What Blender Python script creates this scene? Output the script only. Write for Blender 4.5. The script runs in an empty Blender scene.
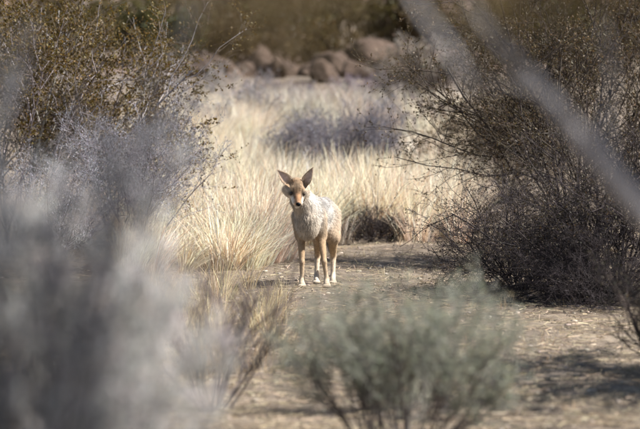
import bpy, math
import numpy as np

# ------------------------------------------------------------------ camera, sky, sun, exposure
scene = bpy.context.scene
col = scene.collection
FPX = 3576.0                       # focal length in photograph pixels (201 mm on 36 mm film)
cam_d = bpy.data.cameras.new('camera')
cam_d.sensor_width = 36.0
cam_d.lens = 201.0
cam_d.clip_start = 0.1
cam_d.clip_end = 3000.0
cam_d.dof.use_dof = True
cam_d.dof.focus_distance = 23.95
cam_d.dof.aperture_fstop = 3.4
cam_d.dof.aperture_blades = 0
cam = bpy.data.objects.new('camera', cam_d)
cam.location = (0, 0, 1.6)
cam.rotation_euler = (math.radians(90 - 2.634), 0, 0)
col.objects.link(cam)
scene.camera = cam

SUN_ELEV, SUN_AZ = 48.0, 90.0      # azimuth clockwise from +Y (the view direction): sun stands to the right
world = bpy.data.worlds.new('World')
scene.world = world
world.use_nodes = True
wn = world.node_tree
wn.nodes.clear()
sky = wn.nodes.new('ShaderNodeTexSky')
sky.sky_type = 'NISHITA'
sky.sun_disc = False
sky.sun_elevation = math.radians(SUN_ELEV)
sky.sun_rotation = math.radians(SUN_AZ)
bg = wn.nodes.new('ShaderNodeBackground')
bg.inputs['Strength'].default_value = 0.05
wo = wn.nodes.new('ShaderNodeOutputWorld')
wn.links.new(sky.outputs[0], bg.inputs[0])
wn.links.new(bg.outputs[0], wo.inputs[0])
sun_d = bpy.data.lights.new('sun', 'SUN')
sun_d.energy = 5.0
sun_d.angle = math.radians(0.5)
sun_d.color = (1.0, 0.97, 0.93)
sun = bpy.data.objects.new('sun', sun_d)
e, a = math.radians(SUN_ELEV), math.radians(SUN_AZ)
from mathutils import Vector
sdir = Vector((math.sin(a) * math.cos(e), math.cos(a) * math.cos(e), math.sin(e)))
sun.rotation_euler = sdir.to_track_quat('Z', 'Y').to_euler()
sun.location = (12, 20, 14)
col.objects.link(sun)
vs = scene.view_settings
vs.view_transform = 'Standard'
vs.look = 'None'
vs.gamma = 1.0
vs.exposure = 1.4
vs.use_curve_mapping = False
scene.render.engine = 'CYCLES'
scene.cycles.use_denoising = True
scene.cycles.max_bounces = 8
scene.cycles.transparent_max_bounces = 8

# ------------------------------------------------------------------ helpers
def W(px, d):
    """sideways metres of a photograph column at a distance d"""
    return (px - 320.0) / FPX * d

def nrm(v):
    return v / np.maximum(np.linalg.norm(v, axis=-1, keepdims=True), 1e-9)

def vnoise(x, y, seed=0):
    """smooth value noise in 2-D"""
    xi = np.floor(x).astype(np.int64); yi = np.floor(y).astype(np.int64)
    fx = x - xi; fy = y - yi
    fx = fx * fx * (3 - 2 * fx); fy = fy * fy * (3 - 2 * fy)
    def h(i, j):
        n = (i * 374761393 + j * 668265263 + seed * 2147483) & 0x7fffffff
        n = ((n ^ (n >> 13)) * 1274126177) & 0x7fffffff
        return ((n ^ (n >> 16)) & 0xffff) / 65535.0
    return (h(xi, yi) * (1 - fx) + h(xi + 1, yi) * fx) * (1 - fy) + (h(xi, yi + 1) * (1 - fx) + h(xi + 1, yi + 1) * fx) * fy

def sstep(a, b, x):
    t = np.clip((x - a) / (b - a), 0, 1)
    return t * t * (3 - 2 * t)

HD = np.array([-400, 0, 26, 30, 36, 45, 58, 72, 85, 100, 130, 200, 700, 2500.0])
HZ = np.array([0, 0, 0, .03, .2, .6, .85, 1.45, 2.6, 4.0, 5.6, 6.5, 7.0, 7.0])
def H(x, y):
    """ground height"""
    x = np.asarray(x, float); y = np.asarray(y, float)
    z = np.zeros(np.broadcast(x, y).shape)
    for o in (-3, -1.5, 0, 1.5, 3):
        z = z + np.interp(y + o, HD, HZ) / 5
    far = sstep(34, 60, y)
    z = z + far * (vnoise(x / 4.0, y / 4.0, 3) - .5) * .5 + sstep(60, 100, y) * (vnoise(x / 11, y / 11, 5) - .5) * 1.6
    z = z - sstep(78, 100, y) * 1.9 * np.exp(-((x + 8.0) / 1.5) ** 2)
    z = z + .5 * sstep(-.05, -.6, x) * sstep(2.5, 4.5, y) * sstep(10.5, 8.5, y)      # low bank by the trail
    rough = .05 * (vnoise(x * 1.3, y * 1.3, 7) - .5) + .02 * (vnoise(x * 5, y * 5, 9) - .5)
    calm = np.exp(-((x) ** 2 + (y - 24.2) ** 2) / .7)
    return z + rough * (1 - calm)

def mesh(name, verts, faces, mat, parent=None, colors=None, smooth=False, loc=None):
    """verts (n,3); faces: list of int arrays (m,3) or (m,4); colours per vertex"""
    me = bpy.data.meshes.new(name)
    verts = np.asarray(verts, np.float32).reshape(-1, 3)
    loops = np.concatenate([f.ravel() for f in faces]).astype(np.int32)
    tot = np.concatenate([np.full(len(f), f.shape[1], np.int32) for f in faces])
    start = np.concatenate([[0], np.cumsum(tot)[:-1]]).astype(np.int32)
    me.vertices.add(len(verts)); me.vertices.foreach_set('co', verts.ravel())
    me.loops.add(len(loops)); me.loops.foreach_set('vertex_index', loops)
    me.polygons.add(len(tot)); me.polygons.foreach_set('loop_start', start); me.polygons.foreach_set('loop_total', tot)
    if smooth:
        me.polygons.foreach_set('use_smooth', np.ones(len(tot), bool))
    if colors is not None:
        at = me.color_attributes.new('Col', 'FLOAT_COLOR', 'POINT')
        c = np.ones((len(verts), 4), np.float32); c[:, :3] = np.clip(colors, 0, 1)
        at.data.foreach_set('color', c.ravel())
    me.update(calc_edges=True); me.validate()
    me.materials.append(mat)
    o = bpy.data.objects.new(name, me)
    col.objects.link(o)
    if parent is not None:
        o.parent = parent
    if loc is not None:
        o.location = loc
    return o

def thing(name, label, cat, loc, group=None):
    o = bpy.data.objects.new(name, None)
    o.empty_display_size = .2
    col.objects.link(o)
    o.location = loc
    o['label'] = label; o['category'] = cat
    if group: o['group'] = group
    return o

def tag(o, label=None, cat=None, group=None, kind=None):
    if label: o['label'] = label
    if cat: o['category'] = cat
    if group: o['group'] = group
    if kind: o['kind'] = kind
    return o

# ---- materials
def mat_col(name, trans=0.0, rough=.8, noise=None, amp=.35, spec=.2):
    """colour comes from the per-vertex colour of each blade, leaf or twig, broken up by noise"""
    m = bpy.data.materials.new(name); m.use_nodes = True
    nt = m.node_tree; n = nt.nodes; l = nt.links
    p = n['Principled BSDF']; out = n['Material Output']
    at = n.new('ShaderNodeAttribute'); at.attribute_name = 'Col'
    c = at.outputs['Color']
    if noise:
        tc = n.new('ShaderNodeTexCoord'); nz = n.new('ShaderNodeTexNoise')
        nz.inputs['Scale'].default_value = noise; nz.inputs['Detail'].default_value = 4
        l.new(tc.outputs['Object'], nz.inputs['Vector'])
        mr = n.new('ShaderNodeMapRange')
        mr.inputs['From Min'].default_value = .3; mr.inputs['From Max'].default_value = .7
        mr.inputs['To Min'].default_value = 1 - amp; mr.inputs['To Max'].default_value = 1 + amp
        l.new(nz.outputs['Fac'], mr.inputs['Value'])
        vm = n.new('ShaderNodeVectorMath'); vm.operation = 'SCALE'
        l.new(c, vm.inputs[0]); l.new(mr.outputs['Result'], vm.inputs['Scale'])
        c = vm.outputs['Vector']
    l.new(c, p.inputs['Base Color'])
    p.inputs['Roughness'].default_value = rough
    p.inputs['Specular IOR Level'].default_value = spec
    if trans > 0:
        tr = n.new('ShaderNodeBsdfTranslucent'); l.new(c, tr.inputs['Color'])
        mx = n.new('ShaderNodeMixShader'); mx.inputs['Fac'].default_value = trans
        l.new(p.outputs[0], mx.inputs[1]); l.new(tr.outputs[0], mx.inputs[2]); l.new(mx.outputs[0], out.inputs['Surface'])
    return m

def mat_ramp(name, stops, scale, detail=8, rough=.9, bump=.3, bscale=None, dist=.02, second=None):
    m = bpy.data.materials.new(name); m.use_nodes = True
    nt = m.node_tree; n = nt.nodes; l = nt.links
    p = n['Principled BSDF']
    tc = n.new('ShaderNodeTexCoord'); nz = n.new('ShaderNodeTexNoise')
    nz.inputs['Scale'].default_value = scale; nz.inputs['Detail'].default_value = detail; nz.inputs['Roughness'].default_value = .65
    l.new(tc.outputs['Object'], nz.inputs['Vector'])
    r = n.new('ShaderNodeValToRGB')
    el = r.color_ramp.elements
    while len(el) < len(stops): el.new(.5)
    for q, (pos, c) in zip(el, stops):
        q.position = pos; q.color = (*c, 1)
    l.new(nz.outputs['Fac'], r.inputs['Fac'])
    c = r.outputs['Color']
    if second:
        sc2, stops2, f0, f1 = second
        n2 = n.new('ShaderNodeTexNoise'); n2.inputs['Scale'].default_value = sc2; n2.inputs['Detail'].default_value = 5
        l.new(tc.outputs['Object'], n2.inputs['Vector'])
        mr = n.new('ShaderNodeMapRange'); mr.inputs['From Min'].default_value = f0; mr.inputs['From Max'].default_value = f1
        l.new(n2.outputs['Fac'], mr.inputs['Value'])
        sx = n.new('ShaderNodeSeparateXYZ'); l.new(tc.outputs['Object'], sx.inputs[0])
        m2 = n.new('ShaderNodeMapRange'); m2.inputs['From Min'].default_value = 46; m2.inputs['From Max'].default_value = 60
        l.new(sx.outputs['Y'], m2.inputs['Value'])
        mu = n.new('ShaderNodeMath'); mu.operation = 'MULTIPLY'
        l.new(mr.outputs['Result'], mu.inputs[0]); l.new(m2.outputs['Result'], mu.inputs[1])
        mx = n.new('ShaderNodeMix'); mx.data_type = 'RGBA'
        l.new(mu.outputs[0], mx.inputs['Factor']); l.new(c, mx.inputs['A']); mx.inputs['B'].default_value = (*stops2, 1)
        c = mx.outputs['Result']
    l.new(c, p.inputs['Base Color'])
    p.inputs['Roughness'].default_value = rough; p.inputs['Specular IOR Level'].default_value = .15
    b = n.new('ShaderNodeTexNoise'); b.inputs['Scale'].default_value = bscale or scale * 3; b.inputs['Detail'].default_value = 8
    l.new(tc.outputs['Object'], b.inputs['Vector'])
    bp = n.new('ShaderNodeBump'); bp.inputs['Strength'].default_value = bump; bp.inputs['Distance'].default_value = dist
    l.new(b.outputs['Fac'], bp.inputs['Height']); l.new(bp.outputs['Normal'], p.inputs['Normal'])
    return m

M_GRASS = mat_col('dry_grass', trans=.35, rough=.6)
M_LEAF = mat_col('leaf', trans=.3, rough=.55, spec=.3)
M_TWIG = mat_col('twig', rough=.8, noise=30, amp=.35)
M_FUR = mat_col('fur', trans=.12, rough=.7, spec=.25)
M_SKIN = mat_col('coat', rough=.9, noise=60, amp=.25, spec=.05)
M_GROUND = mat_ramp('sandy_ground', [(.3, (.06, .045, .034)), (.5, (.135, .106, .08)), (.7, (.215, .175, .132))], 1.6, bump=.6, bscale=22, dist=.03,
                    second=(.07, (.125, .085, .068), .45, .6))
M_ROCK = mat_ramp('desert_rock', [(.3, (.025, .017, .013)), (.5, (.07, .048, .036)), (.72, (.15, .105, .08))], 2.2, bump=.8, bscale=5, dist=.08)
M_BARK = mat_ramp('grey_bark', [(.3, (.24, .225, .225)), (.6, (.40, .385, .39)), (.8, (.50, .485, .49))], 14, bump=.6, bscale=60, dist=.004)

# ---- growing plants, level by level, all branches of a level at once
def grow(rng, S, D, L, R, k, wig, up, taper=.45):
    N = len(S); P = np.zeros((N, k, 3)); P[:, 0] = S; d = nrm(D)
    for j in range(1, k):
        d = nrm(d + wig * rng.normal(size=(N, 3)) + np.array([0, 0, up]))
        P[:, j] = P[:, j - 1] + d * (L / (k - 1))[:, None]
    return P, R[:, None] * np.linspace(1, taper, k)[None]

def sprout(rng, P, Rr, n, ang, t0, t1=1.0):
    N, k, _ = P.shape
    pi = np.repeat(np.arange(N), n)
    t = (t0 + (t1 - t0) * rng.random(len(pi))) * (k - 1) * .999
    j = t.astype(int); f = (t - j)[:, None]
    S = P[pi, j] * (1 - f) + P[pi, j + 1] * f
    d = nrm(P[pi, j + 1] - P[pi, j])
    q = rng.normal(size=d.shape); q = nrm(q - (q * d).sum(1, keepdims=True) * d)
    an = np.radians(ang) * (.7 + .6 * rng.random(len(pi)))[:, None]
    return pi, S, d * np.cos(an) + q * np.sin(an), Rr[pi, j], t / (k - 1)

def tubes(P, R, sides=3):
    N, k, _ = P.shape
    T = np.empty_like(P)
    T[:, 1:-1] = P[:, 2:] - P[:, :-2]; T[:, 0] = P[:, 1] - P[:, 0]; T[:, -1] = P[:, -1] - P[:, -2]
    T = nrm(T)
    ref = np.where(np.abs(T[..., 2:3]) > .8, np.array([1., 0, 0]), np.array([0, 0, 1.]))
    U = nrm(np.cross(T, ref)); V = np.cross(T, U)
    an = np.arange(sides) * 2 * math.pi / sides
    ring = P[:, :, None] + R[:, :, None, None] * (np.cos(an)[:, None] * U[:, :, None] + np.sin(an)[:, None] * V[:, :, None])
    base = (np.arange(N) * k * sides)[:, None, None] + (np.arange(k - 1) * sides)[None, :, None]
    s = np.arange(sides)[None, None]; s2 = (s + 1) % sides
    F = np.stack([base + s, base + s2, base + sides + s2, base + sides + s], -1).reshape(-1, 4)
    return ring.reshape(-1, 3), F

def merge(parts):
    """[(verts, faces), ...] -> one"""
    V, F, o = [], {}, 0
    for v, f in parts:
        V.append(v)
        for g in (f if isinstance(f, list) else [f]):
            F.setdefault(g.shape[1], []).append(g + o)
        o += len(v)
    return np.concatenate(V), [np.concatenate(x) for x in F.values()]

def tint(rng, base, n, amp=.25, hue=.06):
    b = np.asarray(base)[None] * (1 + amp * (rng.random((n, 1)) * 2 - 1)) * (1 + hue * (rng.random((n, 3)) * 2 - 1))
    return b

def leaves(rng, C, size, aspect, D=None, upb=.3):
    """diamond leaves (two folded triangles) centred on points C"""
    N = len(C)
    d = nrm(rng.normal(size=(N, 3)) + (0 if D is None else D * 1.2) + np.array([0, 0, upb]))
    q = rng.normal(size=(N, 3)); q = nrm(q - (q * d).sum(1, keepdims=True) * d)
    n = np.cross(d, q)
    s = (size * (.6 + .8 * rng.random(N)))[:, None]
    v = np.stack([C, C + d * s * .5 + q * s * aspect * .5 + n * s * .08, C + d * s, C + d * s * .5 - q * s * aspect * .5 + n * s * .08], 1)
    i = (np.arange(N) * 4)[:, None]
    F = np.concatenate([i + np.array([[0, 1, 2]]), i + np.array([[0, 2, 3]])])
    return v.reshape(-1, 3), F

def shrub(name, label, cat, x, y, seed, height, spread, stems=9, n1=6, n2=6, n3=0, r0=.012, lean=(0, 0), up=.10, wig=.16,
          twig=(.3, .25, .22), bark=None, leaf=None, nleaf=0, lsize=.012, lasp=.45, group=None, split=True, ang=38, t0=.3,
          rmin=.0011, base_r=.06, flat=.0, lr=(.55, .5, .5), zoff=0.0, leaf_t=0.0):
    rng = np.random.default_rng(seed)
    root = thing(name, label, cat, (x, y, float(H(x, y)) + zoff), group)
    bark = bark or twig
    az = np.arange(stems) * 2.39996 + rng.random(stems) * .8
    tilt = spread * np.sqrt((np.arange(stems) + .6) / stems)
    S = np.stack([np.cos(az) * base_r * rng.random(stems), np.sin(az) * base_r * rng.random(stems), np.full(stems, -.03)], 1)
    D = np.stack([np.cos(az) * tilt + lean[0], np.sin(az) * tilt + lean[1], np.full(stems, 1.0)], 1)
    L = height * (1 + flat * tilt) * (.75 + .4 * rng.random(stems))
    P0, R0 = grow(rng, S, D, L, r0 * (.7 + .6 * rng.random(stems)), 8, wig, up)
    P0[:, 1:, 2] = np.maximum(P0[:, 1:, 2], .02)
    own = np.arange(stems)
    pi, S1, D1, r, t = sprout(rng, P0, R0, n1, ang, t0)
    own1 = own[pi]
    P1, R1 = grow(rng, S1, D1, L[pi] * lr[0] * (1.15 - .6 * t) * (.7 + .6 * rng.random(len(pi))), np.maximum(r * .6, rmin * 1.6), 6, wig * 1.2, up)
    lv = [(P1, R1, own1)]
    pi2, S2, D2, r2, t2 = sprout(rng, P1, R1, n2, ang, .2)
    L1 = np.linalg.norm(np.diff(P1, axis=1), axis=2).sum(1)
    P2, R2 = grow(rng, S2, D2, L1[pi2] * lr[1] * (1.15 - .6 * t2) * (.7 + .6 * rng.random(len(pi2))), np.maximum(r2 * .6, rmin), 4, wig * 1.4, up)
    fine = [(P2, R2)]
    last = P2
    if n3:
        pi3, S3, D3, r3, t3 = sprout(rng, P2, R2, n3, ang * 1.1, .15)
        L2 = np.linalg.norm(np.diff(P2, axis=1), axis=2).sum(1)
        P3, R3 = grow(rng, S3, D3, L2[pi3] * lr[2] * (.6 + .8 * rng.random(len(pi3))), np.maximum(r3 * .6, rmin * .85), 3, wig * 1.5, up)
        fine.append((P3, R3)); last = P3
    for P, _ in [(P1, 0)] + fine:
        P[..., 2] = np.maximum(P[..., 2], .012)
    if split:
        for s in range(stems):
            k1 = own1 == s
            v, f = merge([tubes(P0[s:s + 1], R0[s:s + 1], 6), tubes(P1[k1], R1[k1], 4)])
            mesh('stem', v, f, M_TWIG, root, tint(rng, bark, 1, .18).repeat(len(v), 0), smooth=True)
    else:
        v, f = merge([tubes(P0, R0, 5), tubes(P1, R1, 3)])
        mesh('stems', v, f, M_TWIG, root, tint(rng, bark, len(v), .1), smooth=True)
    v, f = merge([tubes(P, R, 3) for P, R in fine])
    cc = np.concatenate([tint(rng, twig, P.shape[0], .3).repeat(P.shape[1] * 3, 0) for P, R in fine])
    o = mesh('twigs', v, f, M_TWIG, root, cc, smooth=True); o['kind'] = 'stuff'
    if nleaf:
        N, k, _ = last.shape
        pi = np.repeat(np.arange(N), nleaf)
        t = (leaf_t + (1 - leaf_t) * rng.random(len(pi))) * (k - 1) * .999; j = t.astype(int); fr = (t - j)[:, None]
        C = last[pi, j] * (1 - fr) + last[pi, j + 1] * fr
        Dl = nrm(last[pi, j + 1] - last[pi, j])
        v, f = leaves(rng, C, lsize, lasp, Dl)
        cl = tint(rng, leaf, len(C), .35, .10)
        alt = rng.random(len(C)) < .12
        cl[alt] = tint(rng, (leaf[0] * 1.4, leaf[1] * 1.15, leaf[2] * .9), alt.sum(), .3)
        o = mesh('foliage', v, [f], M_LEAF, root, cl.repeat(4, 0)); o['kind'] = 'stuff'
    return root

def copy_plant(src, label, x, y, scale, rot):
    r = src.copy(); col.objects.link(r)
    r.location = (x, y, float(H(x, y))); r.scale = (scale,) * 3; r.rotation_euler = (0, 0, rot)
    r['label'] = label
    for ch in src.children:
        c = ch.copy(); col.objects.link(c); c.parent = r
    return r

def blades(rng, pos, h, lean, width, segs=3, curve=.5):
    """thin bent strips; pos (N,3), h (N,), lean (N,2)"""
    N = len(pos); k = segs + 1
    t = np.linspace(0, 1, k)[None, :, None]
    ln = np.concatenate([lean, np.zeros((N, 1))], 1)[:, None]
    up = np.array([0, 0, 1.0])[None, None]
    sag = 1 - .35 * np.minimum(np.linalg.norm(ln, axis=2, keepdims=True), 1.2)
    Pc = pos[:, None] + h[:, None, None] * (up * t * (1 - (1 - sag) * t) + ln * (t * (1 - curve) + curve * t * t))
    az = rng.random(N) * math.pi
    side = np.stack([np.cos(az), np.sin(az), np.zeros(N)], 1)[:, None]
    w = (width * (.6 + .8 * rng.random(N)))[:, None, None] * (1 - .8 * t ** 2)
    v = np.stack([Pc - side * w * .5, Pc + side * w * .5], 2)
    b = (np.arange(N) * k * 2)[:, None, None] + (np.arange(segs) * 2)[None, :, None]
    F = (b + np.array([0, 1, 3, 2])[None, None]).reshape(-1, 4)
    return v.reshape(-1, 3), F, k * 2

# ------------------------------------------------------------------ ground
xs = np.unique(np.concatenate([np.linspace(-1500, -60, 24), np.linspace(-60, -8, 50), np.linspace(-8, 8, 90), np.linspace(8, 60, 50), np.linspace(60, 1500, 24)]))
ys = np.unique(np.concatenate([np.linspace(-300, 0, 16), np.linspace(0, 14, 50), np.linspace(14, 34, 150), np.linspace(34, 110, 100), np.linspace(110, 300, 40), np.linspace(300, 2400, 22)]))
GX, GY = np.meshgrid(xs, ys, indexing='ij')
gv = np.stack([GX, GY, H(GX, GY)], -1).reshape(-1, 3)
ii = (np.arange(len(xs) - 1)[:, None] * len(ys) + np.arange(len(ys) - 1)[None]).ravel()
gf = np.stack([ii, ii + len(ys), ii + len(ys) + 1, ii + 1], 1)
tag(mesh('ground', gv, [gf], M_GROUND, smooth=True), 'sandy desert ground of the trail and the slope behind', 'ground', kind='structure')

rng = np.random.default_rng(11)
# straw litter on the ground
def litter():
    n = 32000
    d = 15 + 17 * rng.random(n) ** 1.2
    x = W(rng.uniform(-30, 670, n), d)
    y = d
    p = np.stack([x, y, H(x, y) + .006 + .012 * rng.random(n)], 1)
    az = rng.random(n) * 2 * math.pi
    ln = (.03 + .09 * rng.random(n))
    dv = np.stack([np.cos(az), np.sin(az), rng.normal(size=n) * .12], 1) * ln[:, None] * .5
    sd = np.stack([-np.sin(az), np.cos(az), rng.normal(size=n) * .5], 1) * (.0015 + .0018 * rng.random(n))[:, None]
    v = np.stack([p - dv - sd, p - dv + sd, p + dv + sd * .6, p + dv - sd * .6], 1).reshape(-1, 3)
    f = np.arange(n * 4).reshape(-1, 4)
    c = tint(rng, (.33, .265, .18), n, .6, .06)
    o = mesh('straw_litter', v, [f], M_GRASS, colors=c.repeat(4, 0))
    tag(o, 'broken straw and dead stalks strewn over the sandy trail', 'litter', kind='stuff')
litter()
# pebbles
def ico(rng, n_sub=1, jit=.25):
    t = (1 + 5 ** .5) / 2
    v = nrm(np.array([(-1, t, 0), (1, t, 0), (-1, -t, 0), (1, -t, 0), (0, -1, t), (0, 1, t), (0, -1, -t), (0, 1, -t), (t, 0, -1), (t, 0, 1), (-t, 0, -1), (-t, 0, 1)], float))
    f = [(0, 11, 5), (0, 5, 1), (0, 1, 7), (0, 7, 10), (0, 10, 11), (1, 5, 9), (5, 11, 4), (11, 10, 2), (10, 7, 6), (7, 1, 8), (3, 9, 4), (3, 4, 2), (3, 2, 6), (3, 6, 8), (3, 8, 9), (4, 9, 5), (2, 4, 11), (6, 2, 10), (8, 6, 7), (9, 8, 1)]
    for _ in range(n_sub):
        v = list(map(tuple, v)); cache = {}; nf = []
        def mid(i, j):
            k = (min(i, j), max(i, j))
            if k not in cache:
                m = np.array(v[i]) + np.array(v[j]); m /= np.linalg.norm(m); v.append(tuple(m)); cache[k] = len(v) - 1
            return cache[k]
        for i, j, k in f:
            p, q, r = mid(i, j), mid(j, k), mid(k, i)
            nf += [(i, p, r), (j, q, p), (k, r, q), (p, q, r)]
        f = nf; v = np.array(v)
    return np.array(v), np.array(f)
v0, f0 = ico(rng, 0)
n = 2600
d = 15 + 16 * rng.random(n); x = W(rng.uniform(-30, 670, n), d)
s = .004 + .014 * rng.random(n) ** 3
pv = (v0[None] * (1 + .3 * rng.normal(size=(n, 12, 1))) * s[:, None, None] * np.array([1.2, 1, .6]) + np.stack([x, d, H(x, d) + s * .2], 1)[:, None]).reshape(-1, 3)
pf = (f0[None] + (np.arange(n) * 12)[:, None, None]).reshape(-1, 3)
tag(mesh('pebbles', pv, [pf], M_SKIN, colors=tint(rng, (.34, .29, .24), n, .4).repeat(12, 0)), 'small loose stones scattered over the trail', 'pebbles', kind='stuff')

# ------------------------------------------------------------------ boulders on the far slope
def rock_mesh(seed):
    r = np.random.default_rng(seed)
    v, f = ico(r, 3)
    pl = nrm(r.normal(size=(14, 3))); off = .5 + .35 * r.random(14)
    s = np.min(np.where(v @ pl.T > 1e-3, off[None] / np.maximum(v @ pl.T, 1e-3), 9), 1)
    v = v * np.minimum(s, 1.05)[:, None]
    v = v * (1 + .05 * np.sin(v @ r.normal(size=3) * 7)[:, None] + .02 * r.normal(size=(len(v), 1)))
    return v, f
ROCKS = [  # column, distance, width, height, label
    (208, 64, .8, .36, 'low tan boulder standing alone, leftmost of the row on the slope'),
    (240, 63, .6, .36, 'small dark brown boulder above the pale left grass'),
    (262, 65, .7, .5, 'upright brown boulder with sunlit top, left of the slope row middle'),
    (286, 64, .8, .42, 'broad brown boulder in the middle of the slope row'),
    (312, 62, .55, .32, 'small tan boulder at the lower edge of the slope row'),
    (338, 63, .8, .52, 'dark angular boulder above the patch of reddish soil'),
    (350, 68, .7, .5, 'tall tan boulder high on the slope above the row'),
    (374, 66, 1.1, .6, 'large grey brown boulder right of the slope row middle'),
    (408, 66, 1.0, .6, 'rounded grey boulder near the right end of the row'),
    (458, 65, 1.1, .5, 'flat topped dark boulder beside the right hand thicket'),
    (455, 72, 1.7, 1.0, 'big dark boulder at the top right of the slope'),
    (226, 61, .5, .3, 'small reddish boulder between the low tan one and the dark brown one'),
    (274, 60, .45, .28, 'small reddish boulder in front of the upright brown boulder'),
    (325, 59, .5, .3, 'reddish boulder at the left of the reddish soil patch'),
    (356, 61, .6, .36, 'reddish boulder in front of the large grey brown boulder'),
    (392, 61, .6, .36, 'brown boulder between the large and the rounded grey boulders'),
    (430, 62, .7, .4, 'brown boulder between the rounded and the flat topped boulders'),
    (300, 57, .4, .2, 'little pinkish stone lying below the boulder row'),
    (368, 57, .45, .2, 'little pinkish stone beside the reddish soil patch'),
]
for i, (px, d, w, h, lab) in enumerate(ROCKS):
    v, f = rock_mesh(100 + i)
    r = np.random.default_rng(300 + i)
    w, h = w * 1.25, h * 1.3
    v = v * np.array([w * .55, w * .5, h * .75])
    x = W(px, d)
    o = mesh('boulder', v, [f], M_ROCK, loc=(x, d, float(H(x, d)) + h * .2))
    o.rotation_euler = (0, 0, r.random() * 6)
    tag(o, lab, 'boulder', 'boulders on the far slope')

# ------------------------------------------------------------------ dry grass
def tussocks(T, seed, name, label, base, amp=.3, width=.0045):
    """T: rows x, y, height, radius, blades, lean x, lean y"""
    r = np.random.default_rng(seed)
    T = np.asarray(T, float)
    k = np.repeat(np.arange(len(T)), T[:, 4].astype(int))
    n = len(k)
    az = r.random(n) * 2 * math.pi; rr = np.sqrt(r.random(n)) * T[k, 3]
    x = T[k, 0] + np.cos(az) * rr; y = T[k, 1] + np.sin(az) * rr
    p = np.stack([x, y, H(x, y) - .01], 1)
    h = T[k, 2] * (.35 + .65 * r.random(n) ** .7)
    out = np.stack([np.cos(az), np.sin(az)], 1) * (.15 + .45 * r.random(n))[:, None]
    lean = out + T[k, 5:7] + r.normal(size=(n, 2)) * .14
    v, f, m = blades(r, p, h, lean, width)
    tb = tint(r, base, len(T), .22, .07)[k] * (1 + amp * (r.random((n, 1)) * 2 - 1))
    g = r.random(n) < .16
    tb[g] *= np.array([.62, .50, .40])
    g = r.random(n) < .12
    tb[g] = tb[g].mean(1, keepdims=True) * np.array([.62, .58, .54])
    o = mesh(name, v, [f], M_GRASS, colors=tb.repeat(m, 0))
    return tag(o, label, 'grass', kind='stuff')

r = np.random.default_rng(21)
T = []
for _ in range(1500):
    d = 25.2 + 22 * r.random() ** 1.3
    px = r.uniform(120, 470)
    x = W(px, d)
    row = 50 + (1.6 - float(H(x, d))) * FPX / d
    if d < 28.8 and px > 268: continue                    # the bare trail
    if d < 27.2 and px > 250: continue
    if d > 34.5 and 262 < px < 410 : continue               # the blue grey shrub stands here
    if 28.3 < d < 29.5 and 332 < px < 412: continue
    if r.random() > .35 + .9 * float(vnoise(np.array(x * .9), np.array(d * .35), 4)): continue
    h = r.uniform(.38, .72) * (1.0 if d > 27 else .75)
    T.append((x, d, h, r.uniform(.04, .11), r.integers(60, 130), .22 + .12 * r.normal(), -.05))
for px, d, h in [(342, 29.7, .7), (352, 29.9, .66), (362, 29.7, .6), (372, 29.8, .7), (383, 29.6, .62), (393, 29.8, .7), (404, 29.5, .6), (350, 30.6, .8), (376, 30.6, .82), (398, 30.5, .8), (412, 29.0, .34), (338, 29.0, .35), (420, 28.9, .4), (420, 30.2, .6), (434, 29.8, .6), (330, 29.8, .7),
                 (280, 27.0, .6), (266, 26.6, .62), (255, 26.2, .6), (244, 26.6, .66), (232, 26.0, .6), (270, 28.2, .72), (250, 28.0, .75), (222, 25.6, .55)]:
    T.append((W(px, d), d, h, .12, 120, .08 + .12 * r.normal(), -.1))
tussocks(T, 22, 'dry_grass', 'tall straw coloured dry grass filling the flat behind the animal', (.84, .715, .54), amp=.5, width=.006)
T = []
for _ in range(300):
    d = 45 + 9 * r.random(); px = r.uniform(140, 520); x = W(px, d)
    T.append((x, d, r.uniform(.3, .6), r.uniform(.08, .2), r.integers(50, 90), .1 * r.normal(), 0))
tussocks(T, 23, 'pale_grass', 'pale greyish bunch grass on the rise below the boulders', (.56, .50, .42), width=.008)
T = []
for _ in range(60):                                       # sparse thin grass left of the animal, between it and the near bushes
    d = r.uniform(17.5, 24); px = r.uniform(170, 285) if d < 21 else r.uniform(150, 290); x = W(px, d)
    T.append((x, d, r.uniform(.18, .42), r.uniform(.04, .1), r.integers(14, 45), .1 + .1 * r.normal(), 0))
tussocks(T, 24, 'thin_grass', 'thin golden grass stalks in front and left of the animal', (.62, .50, .31), width=.0035)
T = []
for _ in range(150):                                      # stubble on the trail
    d = r.uniform(15.5, 29); px = r.uniform(290, 640); x = W(px, d)
    if abs(px - 318) < 34 and 23 < d < 25: continue
    T.append((x, d, r.uniform(.03, .10), r.uniform(.02, .08), r.integers(6, 22), .1 * r.normal(), 0))
tussocks(T, 25, 'stubble', 'short dead grass stubble dotted over the trail', (.55, .44, .29), width=.003)

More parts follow.
